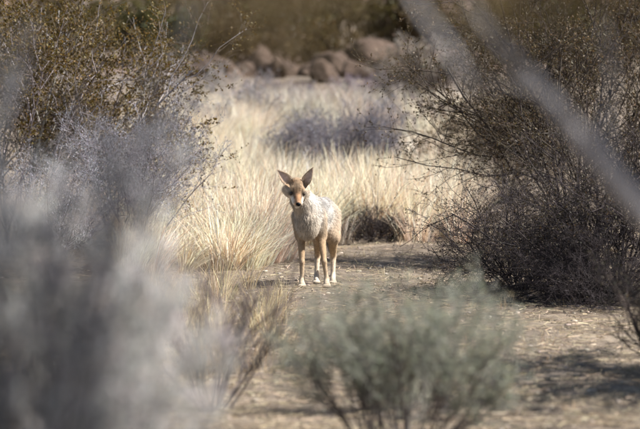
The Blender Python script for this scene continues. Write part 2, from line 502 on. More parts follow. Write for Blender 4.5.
# ------------------------------------------------------------------ the coyote
def coyote(loc):
    root = thing('coyote', 'tan and grey coyote standing on the trail, facing the camera', 'coyote', loc)
    WHITE, CREAM, TAN, RUST, GREY, DARK = (.72, .67, .60), (.62, .51, .38), (.45, .30, .17), (.42, .235, .12), (.40, .36, .32), (.10, .085, .075)
    PR = []   # a, b, r1, r2, blend, colour, fur length, flow, dark tips
    def pr(a, b, r1, r2, k=.03, c=GREY, fl=.03, flow=None, tips=0.0):
        a = np.array(a, float); b = np.array(b, float)
        if flow is None: flow = b - a + np.array([0, 0, -1e-4])
        PR.append((a, b, r1, r2, k, np.array(c), fl, nrm(np.array(flow, float)), tips))
    back = (.25, .9, -.3)
    # trunk
    pr((-.040, .07, .465), (.025, .31, .485), .082, .078, .04, (.50, .475, .44), .027, back, .8)
    pr((.025, .31, .485), (.072, .50, .490), .078, .070, .04, (.50, .465, .42), .026, back, .8)
    pr((-.025, .09, .540), (.066, .47, .545), .042, .040, .04, (.20, .185, .175), .028, back, 1.0)      # back line
    pr((-.050, .035, .415), (.0, .24, .405), .070, .064, .04, (.52, .44, .345), .022, (.1, .5, -.9), .2)      # brisket
    pr((-.056, .0, .46), (-.052, .03, .375), .054, .050, .04, (.46, .385, .30), .032, (0, .2, -1), .4)
    pr((.01, .25, .40), (.066, .43, .425), .062, .054, .04, (.82, .76, .68), .026, (.2, .8, -.5), .04)          # belly
    pr((.010, .16, .56), (.044, .19, .46), .036, .036, .035, (.15, .14, .132), .026, (.2, .8, -.4), 1.0)          # dark shoulder saddle
    # neck and ruff
    pr((-.040, .10, .535), (-.098, .005, .625), .078, .058, .045, (.43, .395, .355), .036, (.1, .55, -.8), .6)
    pr((-.054, .03, .50), (-.106, -.04, .595), .064, .050, .04, (.48, .41, .33), .036, (0, .3, -1), .4)
    pr((-.030, .05, .53), (-.070, -.01, .60), .050, .040, .03, (.86, .82, .76), .038, (.3, .5, -.8), .03)       # white side of the neck
    # head frame: turned to the lens, chin down
    ho = np.array([-.120, -.095, .672]); p = math.radians(33); rl = math.radians(4); yw = math.radians(5)
    f_ = np.array([math.sin(yw), -math.cos(p) * math.cos(yw), -math.sin(p)]); f_ = f_ / np.linalg.norm(f_)
    r_ = nrm(np.cross(np.array([math.sin(rl), 0, math.cos(rl)]), f_)); u_ = np.cross(f_, r_)
    hp = lambda x, f, u: ho + r_ * x + f_ * f + u_ * u
    hb = lambda x, f, u: r_ * x + f_ * f + u_ * u
    pr(hp(0, -.050, -.012), hp(0, .018, -.012), .055, .046, .02, (.33, .25, .175), .014, hb(0, -1, .2), .3)           # skull
    pr(hp(0, -.03, .008), hp(0, .026, .002), .040, .030, .02, (.36, .24, .14), .010, hb(0, -1, .3), .3)               # forehead
    for s in (-1, 1):
        pr(hp(s * .030, .012, -.030), hp(s * .054, -.045, -.042), .036, .033, .025, (.56, .50, .43), .028, hb(s * .6, -1, -.5), .1)   # cheek ruff
        pr(hp(s * .030, .026, -.026), hp(s * .054, -.022, -.020), .029, .033, .018, (.56, .46, .35), .013, hb(s * .6, -1, -.2), .15)     # cheekbone
        pr(hp(s * .022, .034, .006), hp(s * .030, .020, .010), .014, .014, .012, (.50, .34, .20), .006, hb(s * .3, -1, .5), .15)       # brow
        pr(hp(s * .019, .046, -.034), hp(s * .017, .108, -.044), .0265, .0170, .014, (.84, .76, .66), .006, hb(s * .5, -1, -.2))        # lip
        pr(hp(s * .030, .035, -.022), hp(s * .022, .05, -.024), .018, .016, .012, (.44, .29, .18), .005, hb(s * .6, -1, -.1))
    pr(hp(0, .036, -.010), hp(0, .126, -.029), .0280, .0195, .014, (.40, .225, .115), .005, hb(0, -1, .1))            # bridge of the nose
    pr(hp(0, .126, -.029), hp(0, .138, -.032), .0155, .0135, .010, (.30, .17, .10), .003, hb(0, -1, .1))
    pr(hp(0, .030, -.060), hp(0, .108, -.068), .027, .0145, .012, WHITE, .010, hb(0, -1, -.3))                         # jaw
    # legs
    def fore(sx, sy, ex, wx, fx, fy):
        pr((sx, sy + .07, .47), (ex, sy + .10, .345), .058, .042, .03, (.43, .325, .22), .016, (.1, .3, -1), .2)
        pr((ex, sy + .10, .345), (wx, fy + .035, .17), .0285, .0170, .018, (.40, .275, .165), .007, (0, .1, -1), .05)
        pr((wx, fy + .035, .17), (fx, fy + .03, .055), .0160, .0138, .012, (.44, .33, .22), .005, (0, 0, -1))
        pr((fx, fy + .032, .055), (fx, fy - .002, .022), .0185, .021, .012, (.56, .45, .33), .005, (0, -.3, -1))
        for q in (-.019, -.0065, .0065, .019):
            pr((fx + q * .8, fy, .020), (fx + q, fy - .030 + abs(q) * .5, .011), .011, .0095, .004, (.56, .46, .34), .004, (0, -1, -.2))
    def hind(sx, sy, kx, hx, fx, fy):
        pr((sx, sy, .47), (kx, fy - .03, .325), .066, .048, .035, (.44, .345, .25), .020, (.1, .3, -1), .25)
        pr((kx, fy - .03, .325), (hx, fy + .085, .185), .037, .0185, .02, (.40, .285, .175), .010, (0, .3, -1), .05)
        pr((hx, fy + .085, .185), (fx, fy + .045, .055), .0190, .0152, .012, (.62, .50, .37), .006, (0, 0, -1))
        pr((fx, fy + .045, .055), (fx, fy + .0, .022), .0175, .020, .012, (.64, .54, .42), .005, (0, -.3, -1))
        for q in (-.018, -.006, .006, .018):
            pr((fx + q * .8, fy, .019), (fx + q, fy - .028 + abs(q) * .5, .011), .0105, .009, .004, (.64, .54, .42), .004, (0, -1, -.2))
    fore(-.100, .03, -.095, -.088, -.088, .02)
    fore(.020, .04, .040, .062, .078, .0)
    hind(.035, .47, .022, .016, .010, .42)
    hind(.108, .46, .122, .124, .122, .36)
    # tail hanging behind
    pr((.105, .575, .50), (.118, .66, .40), .028, .036, .02, (.38, .33, .28), .05, (.1, .4, -1), .6)
    pr((.118, .66, .40), (.112, .68, .24), .036, .016, .02, (.36, .31, .26), .06, (0, .1, -1), .6)

    def sd(P, q):
        a, b, r1, r2 = q[:4]
        ab = b - a; L2 = ab @ ab
        t = np.clip(((P - a) @ ab) / L2, 0, 1)
        return np.linalg.norm(P - a - t[..., None] * ab, axis=-1) - (r1 + (r2 - r1) * t)
    h = .006
    lo = np.array([-.27, -.27, -.03]); hi = np.array([.27, .79, .80])
    nx, ny, nz = np.ceil((hi - lo) / h).astype(int)
    F = np.full((nx, ny, nz), .2, np.float32)
    for q in PR:
        m = max(q[2], q[3]) + q[4] + .025
        i0 = np.maximum(((np.minimum(q[0], q[1]) - m - lo) / h).astype(int), 0)
        i1 = np.minimum(((np.maximum(q[0], q[1]) + m - lo) / h).astype(int) + 1, (nx, ny, nz))
        sl = tuple(slice(u, w) for u, w in zip(i0, i1))
        g = np.stack(np.meshgrid(*[lo[k] + h * np.arange(i0[k], i1[k]) for k in range(3)], indexing='ij'), -1)
        d = sd(g, q); k = q[4]
        e = np.maximum(k - np.abs(F[sl] - d), 0) / k
        F[sl] = np.minimum(F[sl], d) - e * e * k * .25
    zz = lo[2] + h * np.arange(nz)
    F = np.maximum(F, (.0015 - zz)[None, None])
    # surface nets
    ins = F < 0
    c8 = [(i, j, k) for i in (0, 1) for j in (0, 1) for k in (0, 1)]
    sl = lambda c: tuple(slice(o, n_ - 1 + o) for o, n_ in zip(c, F.shape))
    cnt = sum(ins[sl(c)].astype(np.int8) for c in c8)
    act = np.argwhere((cnt > 0) & (cnt < 8))
    acc = np.zeros((len(act), 3)); num = np.zeros(len(act))
    for i, c in enumerate(c8):
        for ax in range(3):
            if c[ax]: continue
            c2 = list(c); c2[ax] = 1
            A = F[tuple((act + c).T)]; B = F[tuple((act + c2).T)]
            x = (A < 0) != (B < 0)
            t = np.where(x, A / np.where(x, A - B, 1), 0)
            pt = np.array(c, float)[None] + t[:, None] * np.eye(3)[ax]
            acc[x] += pt[x]; num[x] += 1
    V = lo + h * (act + acc / num[:, None])
    idx = np.full(tuple(s - 1 for s in F.shape), -1, np.int64); idx[tuple(act.T)] = np.arange(len(act))
    quads = []
    for ax in range(3):
        o1, o2 = np.eye(3, dtype=int)[(ax + 1) % 3], np.eye(3, dtype=int)[(ax + 2) % 3]
        s0 = [slice(None)] * 3; s1 = [slice(None)] * 3; s0[ax] = slice(0, -1); s1[ax] = slice(1, None)
        A, B = ins[tuple(s0)], ins[tuple(s1)]
        E = np.argwhere(A != B)
        E = E[(E[:, (ax + 1) % 3] > 0) & (E[:, (ax + 2) % 3] > 0)]
        E = E[(E[:, (ax + 1) % 3] < F.shape[(ax + 1) % 3] - 1) & (E[:, (ax + 2) % 3] < F.shape[(ax + 2) % 3] - 1)]
        q = np.stack([idx[tuple((E - o1 - o2).T)], idx[tuple((E - o2).T)], idx[tuple(E.T)], idx[tuple((E - o1).T)]], 1)
        fl = ~A[tuple(E.T)]
        q[fl] = q[fl][:, ::-1]
        quads.append(q)
    Q = np.concatenate(quads)
    rg = np.random.default_rng(5)
    cen = 0
    def coat(Pn):
        D = np.stack([sd(Pn, q) for q in PR], 1)
        w = np.exp(-(D - D.min(1, keepdims=True)) / np.clip(-.008 + .12 * np.linalg.norm(Pn - ho, axis=1), .006, .016)[:, None]); w /= w.sum(1, keepdims=True)
        C = w @ np.stack([q[5] for q in PR]); Lf = w @ np.array([q[6] for q in PR]); G = w @ np.stack([q[7] for q in PR]); tp = w @ np.array([q[8] for q in PR])
        return C, Lf, G, tp
    def onto(p0, dr):
        t = np.linspace(.06, -.06, 400); q = p0 + dr * t[:, None]
        ij = np.clip(((q - lo) / h).round().astype(int), 0, np.array(F.shape) - 1)
        hit = np.argmax(F[tuple(ij.T)] < 0)
        return q[hit]
    # face marks as distances in the head frame
    edir = [nrm(f_ * .9 + r_ * s * .4 + u_ * .1) for s in (-1, 1)]
    eyes = [onto(hp(s * .0360, .038, -.0090), dr) for s, dr in zip((-1, 1), edir)]
    def marks(Pn, C):
        for e_ in eyes:
            dd = np.linalg.norm((Pn - e_) * np.array([1, .8, 1.1]), axis=1)
            C = C * (1 - .97 * np.exp(-(dd / .0180) ** 4))[:, None]
        rel = Pn - ho; xx = rel @ r_; ff = rel @ f_; uu = rel @ u_
        st = np.exp(-((np.abs(xx) - .008) / .007) ** 2) * np.exp(-((ff - .03) / .03) ** 2) * (uu > 0)      # brow streaks
        C = C * (1 - .5 * st)[:, None]
        tear = np.exp(-((np.abs(xx) - .030 + .16 * (ff - .04)) / .0055) ** 2) * (ff > .035) * (ff < .10) * (uu > -.045)
        C = C * (1 - .55 * tear)[:, None]
        mouth = np.exp(-((uu + .052 + .10 * (ff - .08)) / .0035) ** 2) * (ff > .055) * (ff < .135)
        C = C * (1 - .75 * mouth)[:, None]
        return C
    C, _, _, tp = coat(V)
    C = marks(V, C) * (1 - .25 * tp)[:, None]
    body = mesh('body', V, [Q], M_SKIN, root, C * .9, smooth=True)
    # fur
    tri = np.concatenate([Q[:, [0, 1, 2]], Q[:, [0, 2, 3]]])
    e1 = V[tri[:, 1]] - V[tri[:, 0]]; e2 = V[tri[:, 2]] - V[tri[:, 0]]
    nn = np.cross(e1, e2); ar = np.linalg.norm(nn, axis=1); nn = nrm(nn)
    n = 75000
    cx = V[tri].mean(1)
    wgt = ar * np.where((cx - ho) @ f_ > -.03, np.where(np.linalg.norm(cx - ho, axis=1) < .19, 3.2, 1), 1)
    k = rg.choice(len(tri), n, p=wgt / wgt.sum())
    b1, b2 = rg.random(n), rg.random(n); sw = b1 + b2 > 1; b1[sw] = 1 - b1[sw]; b2[sw] = 1 - b2[sw]
    Pn = V[tri[k, 0]] + b1[:, None] * e1[k] + b2[:, None] * e2[k]
    # smooth normals
    vn = np.zeros_like(V)
    for j in range(3): np.add.at(vn, tri[:, j], nn * ar[:, None])
    vn = nrm(vn); N = nrm(vn[tri[k, 0]] * (1 - b1 - b2)[:, None] + vn[tri[k, 1]] * b1[:, None] + vn[tri[k, 2]] * b2[:, None])
    C, Lf, G, tp = coat(Pn)
    C = marks(Pn, C)
    near_eye = np.min([np.linalg.norm(Pn - e_, axis=1) for e_ in eyes], axis=0) < .0120
    nose = np.linalg.norm(Pn - hp(0, .148, -.027), axis=1) < .021
    ok = ~(near_eye | nose) & (Pn[:, 2] > .004)
    Pn, N, C, Lf, G, tp = Pn[ok], N[ok], C[ok], Lf[ok], G[ok], tp[ok]; n = len(Pn)
    G = G - (G * N).sum(1, keepdims=True) * N
    D0 = nrm(N * .36 + nrm(G) * .85 + rg.normal(size=(n, 3)) * .17)
    D1 = nrm(N * .12 + nrm(G) + rg.normal(size=(n, 3)) * .17 + np.array([0, 0, -.15]))
    L = Lf * (.55 + .7 * rg.random(n))
    sd_ = nrm(np.cross(D0, N) + rg.normal(size=(n, 3)) * .3)
    wd = np.clip(Lf * .04, .0005, .0011)[:, None]
    mid = Pn + D0 * (L * .5)[:, None]; tip = mid + D1 * (L * .55)[:, None]
    v = np.stack([Pn - N * .003 - sd_ * wd, Pn - N * .003 + sd_ * wd, mid + sd_ * wd * .7, mid - sd_ * wd * .7, tip], 1).reshape(-1, 3)
    i = (np.arange(n) * 5)[:, None]
    cr = np.minimum(C * 1.2, .9) * (1 + .22 * (rg.random((n, 1)) * 2 - 1))
    # clumps of darker guard hairs
    patch = vnoise(Pn[:, 0] * 26 + Pn[:, 1] * 14, Pn[:, 2] * 30 + Pn[:, 1] * 10, 2)
    dk = ((rg.random(n) < tp * .9 * sstep(.25, .65, patch)))[:, None]
    fleck = 1 + .22 * (vnoise(Pn[:, 0] * 85 + Pn[:, 1] * 60, Pn[:, 2] * 60 - Pn[:, 1] * 45, 8) - .5)[:, None] * np.clip(Lf / .02, .3, 1)[:, None] * 2
    cr = cr * fleck
    mt = np.where(dk, cr * .55, cr); tpc = np.where(dk, cr * .12 + .02, cr * 1.08)
    cc = np.stack([cr * .8, cr * .8, mt, mt, tpc], 1).reshape(-1, 3)
    fur = mesh('fur', v, [i + np.array([[0, 1, 2, 3]]), i + np.array([[3, 2, 4]])], M_FUR, root, cc)
    fur['kind'] = 'stuff'
    # ears
    def ear(base, tip, face, wid, back_c, seed):
        r = np.random.default_rng(seed)
        base, tip, face = np.array(base), np.array(tip), np.array(face)
        ax = nrm(tip - base); L = np.linalg.norm(tip - base)
        fc = nrm(face - (face @ ax) * ax); sdv = np.cross(ax, fc)
        ns, nt_ = 18, 11
        s = np.linspace(-.30, 1, ns)[:, None]; t = np.linspace(-1, 1, nt_)[None]
        ww = wid * np.clip(1.02 - np.clip(s, 0, 1) ** 1.45, .02, 1) * (.86 + .24 * np.sin(np.clip(s, 0, 1) * 2.4)) * (.62 + .38 * sstep(-.3, .25, s))
        cup = .40 * (1 - .45 * s)
        out = []
        for th in (0, -.0035):
            g = base + ax * (s * L)[..., None] + sdv * (ww * np.sin(t * 1.15) / math.sin(1.15))[..., None] + fc * (ww * cup * (1 - np.cos(t * 1.35)) * 1.3 + th * (1 - .6 * np.abs(t)))[..., None]
            out.append(g.reshape(-1, 3))
        v = np.concatenate(out)
        q = (np.arange(ns - 1)[:, None] * nt_ + np.arange(nt_ - 1)[None]).ravel()
        fi = np.stack([q, q + 1, q + nt_ + 1, q + nt_], 1)
        nb = ns * nt_
        fo = fi[:, ::-1] + nb
        rim = [c_ for c_ in range(ns)]
        e1_ = np.array([[a_ * nt_, (a_ + 1) * nt_, (a_ + 1) * nt_ + nb, a_ * nt_ + nb] for a_ in range(ns - 1)])
        e2_ = np.array([[a_ * nt_ + nt_ - 1 + nb, (a_ + 1) * nt_ + nt_ - 1 + nb, (a_ + 1) * nt_ + nt_ - 1, a_ * nt_ + nt_ - 1] for a_ in range(ns - 1)])
        e3_ = np.array([[(ns - 1) * nt_ + a_, (ns - 1) * nt_ + a_ + 1, (ns - 1) * nt_ + a_ + 1 + nb, (ns - 1) * nt_ + a_ + nb] for a_ in range(nt_ - 1)])
        tt = np.abs(np.broadcast_to(t, (ns, nt_))).reshape(-1, 1); sg = np.clip(np.broadcast_to(s, (ns, nt_)), 0, 1).reshape(-1, 1)
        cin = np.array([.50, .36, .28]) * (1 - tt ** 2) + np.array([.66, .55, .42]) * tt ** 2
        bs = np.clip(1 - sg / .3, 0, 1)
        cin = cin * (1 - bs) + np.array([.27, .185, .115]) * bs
        cout = np.array(back_c) * (1 - .55 * sg ** 3)
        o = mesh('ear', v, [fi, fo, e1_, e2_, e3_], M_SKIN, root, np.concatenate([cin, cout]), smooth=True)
        # hair of the ear, inside and along the rim
        m = 1500
        si = r.random(m); ti = r.choice([-1, 1], m) * (1 - .5 * r.random(m) ** 2 * (1 - si))
        wv = wid * np.clip(1.02 - si ** 1.45, .02, 1) * (.86 + .24 * np.sin(si * 2.4)) * (.62 + .38 * sstep(-.3, .25, si)); cu = .40 * (1 - .45 * si)
        pt = base + ax * (si * L)[:, None] + sdv * (wv * np.sin(ti * 1.15) / math.sin(1.15))[:, None] + fc * (wv * cu * (1 - np.cos(ti * 1.35)) * 1.3)[:, None]
        dv = nrm(ax * .8 - sdv * (ti * .5)[:, None] + fc * .25 + r.normal(size=(m, 3)) * .25)
        ln = (.010 + .014 * (1 - si) * r.random(m))[:, None]
        sv = nrm(np.cross(dv, r.normal(size=(m, 3)))) * .0007
        vv = np.stack([pt - sv, pt + sv, pt + dv * ln], 1).reshape(-1, 3)
        ch = mesh('ear_hair', vv, [np.arange(m * 3).reshape(-1, 3)], M_FUR, o, tint(r, (.62, .50, .38), m, .3).repeat(3, 0))
        ch['kind'] = 'stuff'
        return o
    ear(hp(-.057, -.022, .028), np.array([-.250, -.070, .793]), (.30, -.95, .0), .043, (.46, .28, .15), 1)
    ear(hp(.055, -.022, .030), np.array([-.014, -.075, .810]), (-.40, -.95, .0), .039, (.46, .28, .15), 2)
    # eyes and nose
    def ball(name, c, rad, m, sub=2, par=root, scl=(1, 1, 1), nostril=False):
        v, f = ico(rg, sub)
        v = v * np.array(scl) * rad
        v = v[:, :1] * r_ + v[:, 1:2] * f_ + v[:, 2:] * u_
        return mesh(name, v + c, [f], m, par, smooth=True)
    def plain(name, c, rough, spec=.5):
        m = bpy.data.materials.new(name); m.use_nodes = True
        b = m.node_tree.nodes['Principled BSDF']; b.inputs['Base Color'].default_value = (*c, 1); b.inputs['Roughness'].default_value = rough
        b.inputs['Specular IOR Level'].default_value = spec
        return m
    me_ = plain('amber_iris', (.03, .015, .006), .1); mp = plain('pupil', (.003, .003, .003), .1); mn = plain('nose_leather', (.004, .0035, .0035), .5, .12)
    for e_, dr in zip(eyes, edir):
        o = ball('eye', e_ - dr * .0035, .0105, me_)
        ball('pupil', e_ + dr * .0042 , .0050, mp, 1, o, (1, .8, 1))
    o = ball('nose', hp(0, .147, -.026), .0160, mn, 2, root, (1.08, .85, .82))
    for s in (-1, 1):
        ball('nostril', hp(s * .0070, .1605, -.027), .0038, mp, 1, o, (1, .6, .8))
    return root
coyote((W(315, 24), 24.0, float(H(W(315, 24), 24.0))))


# ------------------------------------------------------------------ shrubs round the clearing
# the creosote thicket, upper left
shrub('creosote_bush', 'olive leaved bush with pale bare stems, top left corner', 'bush', W(10, 27.5), 27.5, 31, 1.8, .7, stems=16, n1=8, n2=7, n3=5, r0=.012,
      twig=(.15, .12, .10), bark=(.34, .31, .30), leaf=(.10, .066, .012), nleaf=7, lsize=.021, lasp=.65, lean=(.08, 0), up=.03)
shrub('creosote_bush', 'olive leaved bush leaning right over the lavender shrub', 'bush', W(75, 28.6), 28.6, 32, 1.4, .75, stems=14, n1=8, n2=7, n3=5, r0=.011,
      twig=(.15, .12, .10), bark=(.30, .27, .26), leaf=(.115, .076, .014), nleaf=6, lsize=.021, lasp=.65, lean=(.16, 0), up=.03)
# lavender grey shrub under it
shrub('lavender_shrub', 'dense lavender grey twiggy shrub below the olive bush', 'shrub', W(132, 26.2), 26.2, 33, .98, .66, stems=18, n1=9, n2=7, n3=5, r0=.006,
      twig=(.25, .24, .26), bark=(.17, .15, .155), leaf=(.30, .29, .325), nleaf=2, lsize=.012, ang=44)
shrub('lavender_shrub', 'lower grey twiggy shrub left of the lavender one, under the top left olive bush', 'shrub', W(52, 25.2), 25.2, 38, .74, .85, stems=18, n1=9, n2=6, n3=4, r0=.006,
      twig=(.25, .24, .255), bark=(.15, .135, .14), leaf=(.29, .285, .305), nleaf=2, lsize=.014, ang=46, t0=.1)
# blue grey shrubs behind the grass, centre
shrub('blue_grey_shrub', 'wide blue grey shrub rising behind the straw grass, right of centre', 'shrub', W(358, 36.5), 36.5, 34, .74, 1.25, stems=26, n1=9, n2=7, n3=3, r0=.006,
      twig=(.15, .138, .155), bark=(.10, .085, .09), leaf=(.19, .185, .21), nleaf=2, lsize=.017, t0=.1)
shrub('blue_grey_shrub', 'smaller blue grey shrub adjoining the wide one on its left', 'shrub', W(302, 37.5), 37.5, 37, .62, 1.2, stems=22, n1=8, n2=7, n3=3, r0=.006,
      twig=(.16, .145, .16), bark=(.10, .085, .09), leaf=(.2, .19, .215), nleaf=2, lsize=.017, t0=.1)
# shrub right behind the animal; dark colour stands for the shadowed hollow
shrub('hollow_shade_shrub', 'low twiggy shrub behind the animal, coloured dark as the shadowed hollow under the grass', 'shrub', W(374, 29.1), 29.1, 35, .27, 1.9, stems=34, n1=9, n2=7, n3=3, r0=.005,
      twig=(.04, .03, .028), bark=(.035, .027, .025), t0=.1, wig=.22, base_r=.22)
# right thicket
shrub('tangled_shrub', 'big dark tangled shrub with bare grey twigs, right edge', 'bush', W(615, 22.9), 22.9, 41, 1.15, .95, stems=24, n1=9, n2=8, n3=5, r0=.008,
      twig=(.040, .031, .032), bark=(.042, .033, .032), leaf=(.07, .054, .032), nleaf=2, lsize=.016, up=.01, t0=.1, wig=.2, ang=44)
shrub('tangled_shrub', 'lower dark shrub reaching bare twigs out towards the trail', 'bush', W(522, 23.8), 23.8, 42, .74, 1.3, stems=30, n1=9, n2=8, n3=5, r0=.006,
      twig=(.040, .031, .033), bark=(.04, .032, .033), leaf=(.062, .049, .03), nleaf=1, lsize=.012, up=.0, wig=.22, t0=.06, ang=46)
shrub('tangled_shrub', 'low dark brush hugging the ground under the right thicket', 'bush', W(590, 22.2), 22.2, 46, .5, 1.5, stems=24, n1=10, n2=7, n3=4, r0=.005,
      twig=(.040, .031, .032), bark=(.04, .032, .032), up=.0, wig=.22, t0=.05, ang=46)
shrub('brown_bush', 'tall brown leaved bush behind the dark thicket, top right', 'bush', W(585, 27), 27, 43, 1.95, .6, stems=18, n1=9, n2=8, n3=5, r0=.012,
      twig=(.06, .046, .036), bark=(.058, .045, .038), leaf=(.085, .061, .029), nleaf=6, lsize=.02, up=.03, t0=.2)
shrub('brown_bush', 'brown speckled bush between the far boulders and the thicket', 'bush', W(505, 34), 34, 44, 1.15, .8, stems=16, n1=9, n2=8, n3=5, r0=.010,
      twig=(.10, .08, .062), bark=(.08, .064, .052), leaf=(.18, .14, .085), nleaf=5, lsize=.02, up=.03, t0=.2)
shrub('grey_brush', 'grey brown brush between the grass and the far boulders', 'shrub', W(425, 48), 48, 45, .9, 1.1, stems=16, n1=8, n2=7, n3=4, r0=.01,
      twig=(.21, .175, .16), leaf=(.24, .21, .175), nleaf=4, lsize=.03, split=False, t0=.15)

# far slope shrubs, small in the picture
far = [(205, 43, .5, (.27, .25, .25), 'low grey shrub standing in the grass above the left tussocks'),
       (248, 46, .5, (.24, .22, .23), 'low grey shrub in the grass left of the blue grey pair'),
       (432, 42, .55, (.22, .19, .18), 'low brownish shrub in the grass left of the thicket'),
       (165, 50, .7, (.33, .31, .30), 'pale grey shrub on the rise right of the olive bush'),
       (215, 56, .5, (.36, .33, .31), 'pale grey shrub below the leftmost boulder'),
       (262, 55, .45, (.30, .27, .27), 'grey lavender shrub below the dark brown boulder'),
       (300, 53, .42, (.22, .19, .21), 'dark lavender shrub just above the blue grey shrub'),
       (352, 55, .45, (.24, .20, .22), 'small lavender shrub in front of the reddish soil patch'),
       (392, 56, .55, (.25, .22, .22), 'grey shrub right of the reddish soil patch'),
       (445, 58, .6, (.23, .19, .17), 'brownish grey shrub left of the speckled bush'),
       (478, 56, .65, (.2, .17, .14), 'brownish shrub below the flat topped boulder')]
for i, (px, d, h, c, lab) in enumerate(far):
    shrub('slope_shrub', lab, 'shrub', W(px, d), d, 60 + i, h, 1.1, stems=12, n1=7, n2=5, n3=1, r0=.008, twig=c, leaf=c, nleaf=4, lsize=.034, split=False, group='shrubs on the rise', rmin=.003, t0=.15)
far = [(98, 70, 1.2, 'leftmost dark green bush on the far slope'), (138, 68, 1.0, 'dark bush above the pale shrubs, left'),
       (178, 67, .9, 'green bush on the slope just left of the leftmost boulder'), (205, 70, 1.0, 'green bush above the leftmost boulder'),
       (234, 68, .9, 'olive brown bush above the dark brown boulder'), (262, 70, 1.0, 'olive brown bush above the upright boulder'),
       (292, 69, 1.0, 'dark olive bush at the top centre of the slope'), (322, 68, .8, 'low olive bush left of the tall tan boulder'),
       (352, 73, 1.1, 'olive bush directly above the tall tan boulder'),
       (385, 71, 1.0, 'olive bush above the large grey brown boulder'), (412, 71, 1.0, 'brown bush behind the rounded grey boulder'),
       (496, 68, 1.2, 'brown bush right of the big dark boulder'), (535, 70, 1.4, 'far bush seen through the tall brown bush'),
       (30, 66, 1.2, 'dark bush low behind the top left olive bush'), (66, 64, 1.0, 'dark bush between the olive bushes, top left'),
       (572, 64, 1.2, 'dark bush low behind the tall brown bush'), (622, 66, 1.4, 'dark bush at the right edge behind the tall brown bush'),
       (165, 75, 1.2, 'dark bush at the top edge beside the olive bush'), (205, 77, 1.3, 'olive bush at the top edge above the green bush'),
       (250, 76, 1.3, 'olive bush at the top edge, left of centre'), (305, 77, 1.3, 'olive bush at the top edge, at the centre')]
proto = []
rr_ = np.random.default_rng(17)
for i, (px, d, h, lab) in enumerate(far):
    if i < 5:
        proto.append((h, shrub('slope_bush', lab, 'bush', W(px, d), d, 80 + i, h, 1.05, stems=12, n1=7, n2=5, n3=2, r0=.015, twig=(.10, .075, .05),
              leaf=[(.085, .066, .018), (.068, .064, .016), (.06, .062, .016), (.085, .068, .02), (.095, .066, .024)][i], nleaf=6, lsize=.06, lasp=.65, split=False,
              group='bushes high on the far slope', rmin=.004, t0=.12)))
    else:
        h0, src = proto[[3, 4, 0][i % 3]]
        copy_plant(src, lab, W(px, d), d, h / h0, rr_.random() * 6.28)

# ------------------------------------------------------------------ near, out of focus plants
shrub('sage_bush', 'grey green sage bush with dark woody stems, bottom centre', 'bush', W(398, 13.2), 13.2, 59, .56, 1.3, stems=34, n1=8, n2=8, n3=4, r0=.006,
      twig=(.25, .245, .21), bark=(.08, .066, .062), leaf=(.29, .31, .225), nleaf=3, lsize=.012, lasp=.32, up=.12, lean=(.04, 0), t0=.55, leaf_t=.15, ang=30, wig=.12)
shrub('dry_bush', 'leafless brown bush fanning up beside the sage bush', 'bush', W(212, 15.9), 15.9, 52, .60, .72, stems=20, n1=7, n2=5, n3=2, r0=.0055,
      twig=(.2, .16, .14), bark=(.15, .12, .105), up=.03, wig=.1, ang=26)
shrub('edge_bush', 'dark twiggy bush cut by the lower right edge', 'bush', W(668, 17.8), 17.8, 55, .5, .9, stems=16, n1=8, n2=6, n3=3, r0=.007,
      twig=(.09, .07, .06), bark=(.09, .07, .06), leaf=(.12, .10, .06), nleaf=1, lsize=.015, t0=.1)
shrub('pale_shrub', 'blurred pale grey shrub filling the left edge', 'shrub', W(0, 6.2), 6.2, 53, .98, .32, stems=26, n1=7, n2=6, n3=3, r0=.006,
      twig=(.27, .265, .275), bark=(.13, .122, .125), leaf=(.29, .29, .295), nleaf=2, lsize=.013, lean=(-.02, 0), t0=.3, ang=22, wig=.06, up=.03, lr=(.28, .42, .45))
shrub('pale_shrub', 'blurred pale grey dome shaped shrub left of the animal', 'shrub', W(134, 7.4), 7.4, 54, .95, .24, stems=28, n1=8, n2=6, n3=4, r0=.005,
      twig=(.50, .485, .475), bark=(.30, .28, .27), leaf=(.56, .545, .525), nleaf=2, lsize=.013, ang=24, t0=.3, wig=.045, up=.05, lr=(.26, .40, .45), lean=(-.04, 0))
shrub('shade_colour_shrub', 'added shrub, coloured dark for the shade behind the pale left edge shrub', 'shrub', W(25, 9.2), 9.2, 56, .66, .45, stems=18, n1=8, n2=5, n3=3, r0=.006,  # added behind the pale shrub; its dark colour stands for the shaded interior
      twig=(.05, .042, .04), bark=(.045, .038, .036), leaf=(.06, .055, .04), nleaf=4, lsize=.016, t0=.1, ang=30, wig=.08, up=.03, lr=(.35, .45, .45))

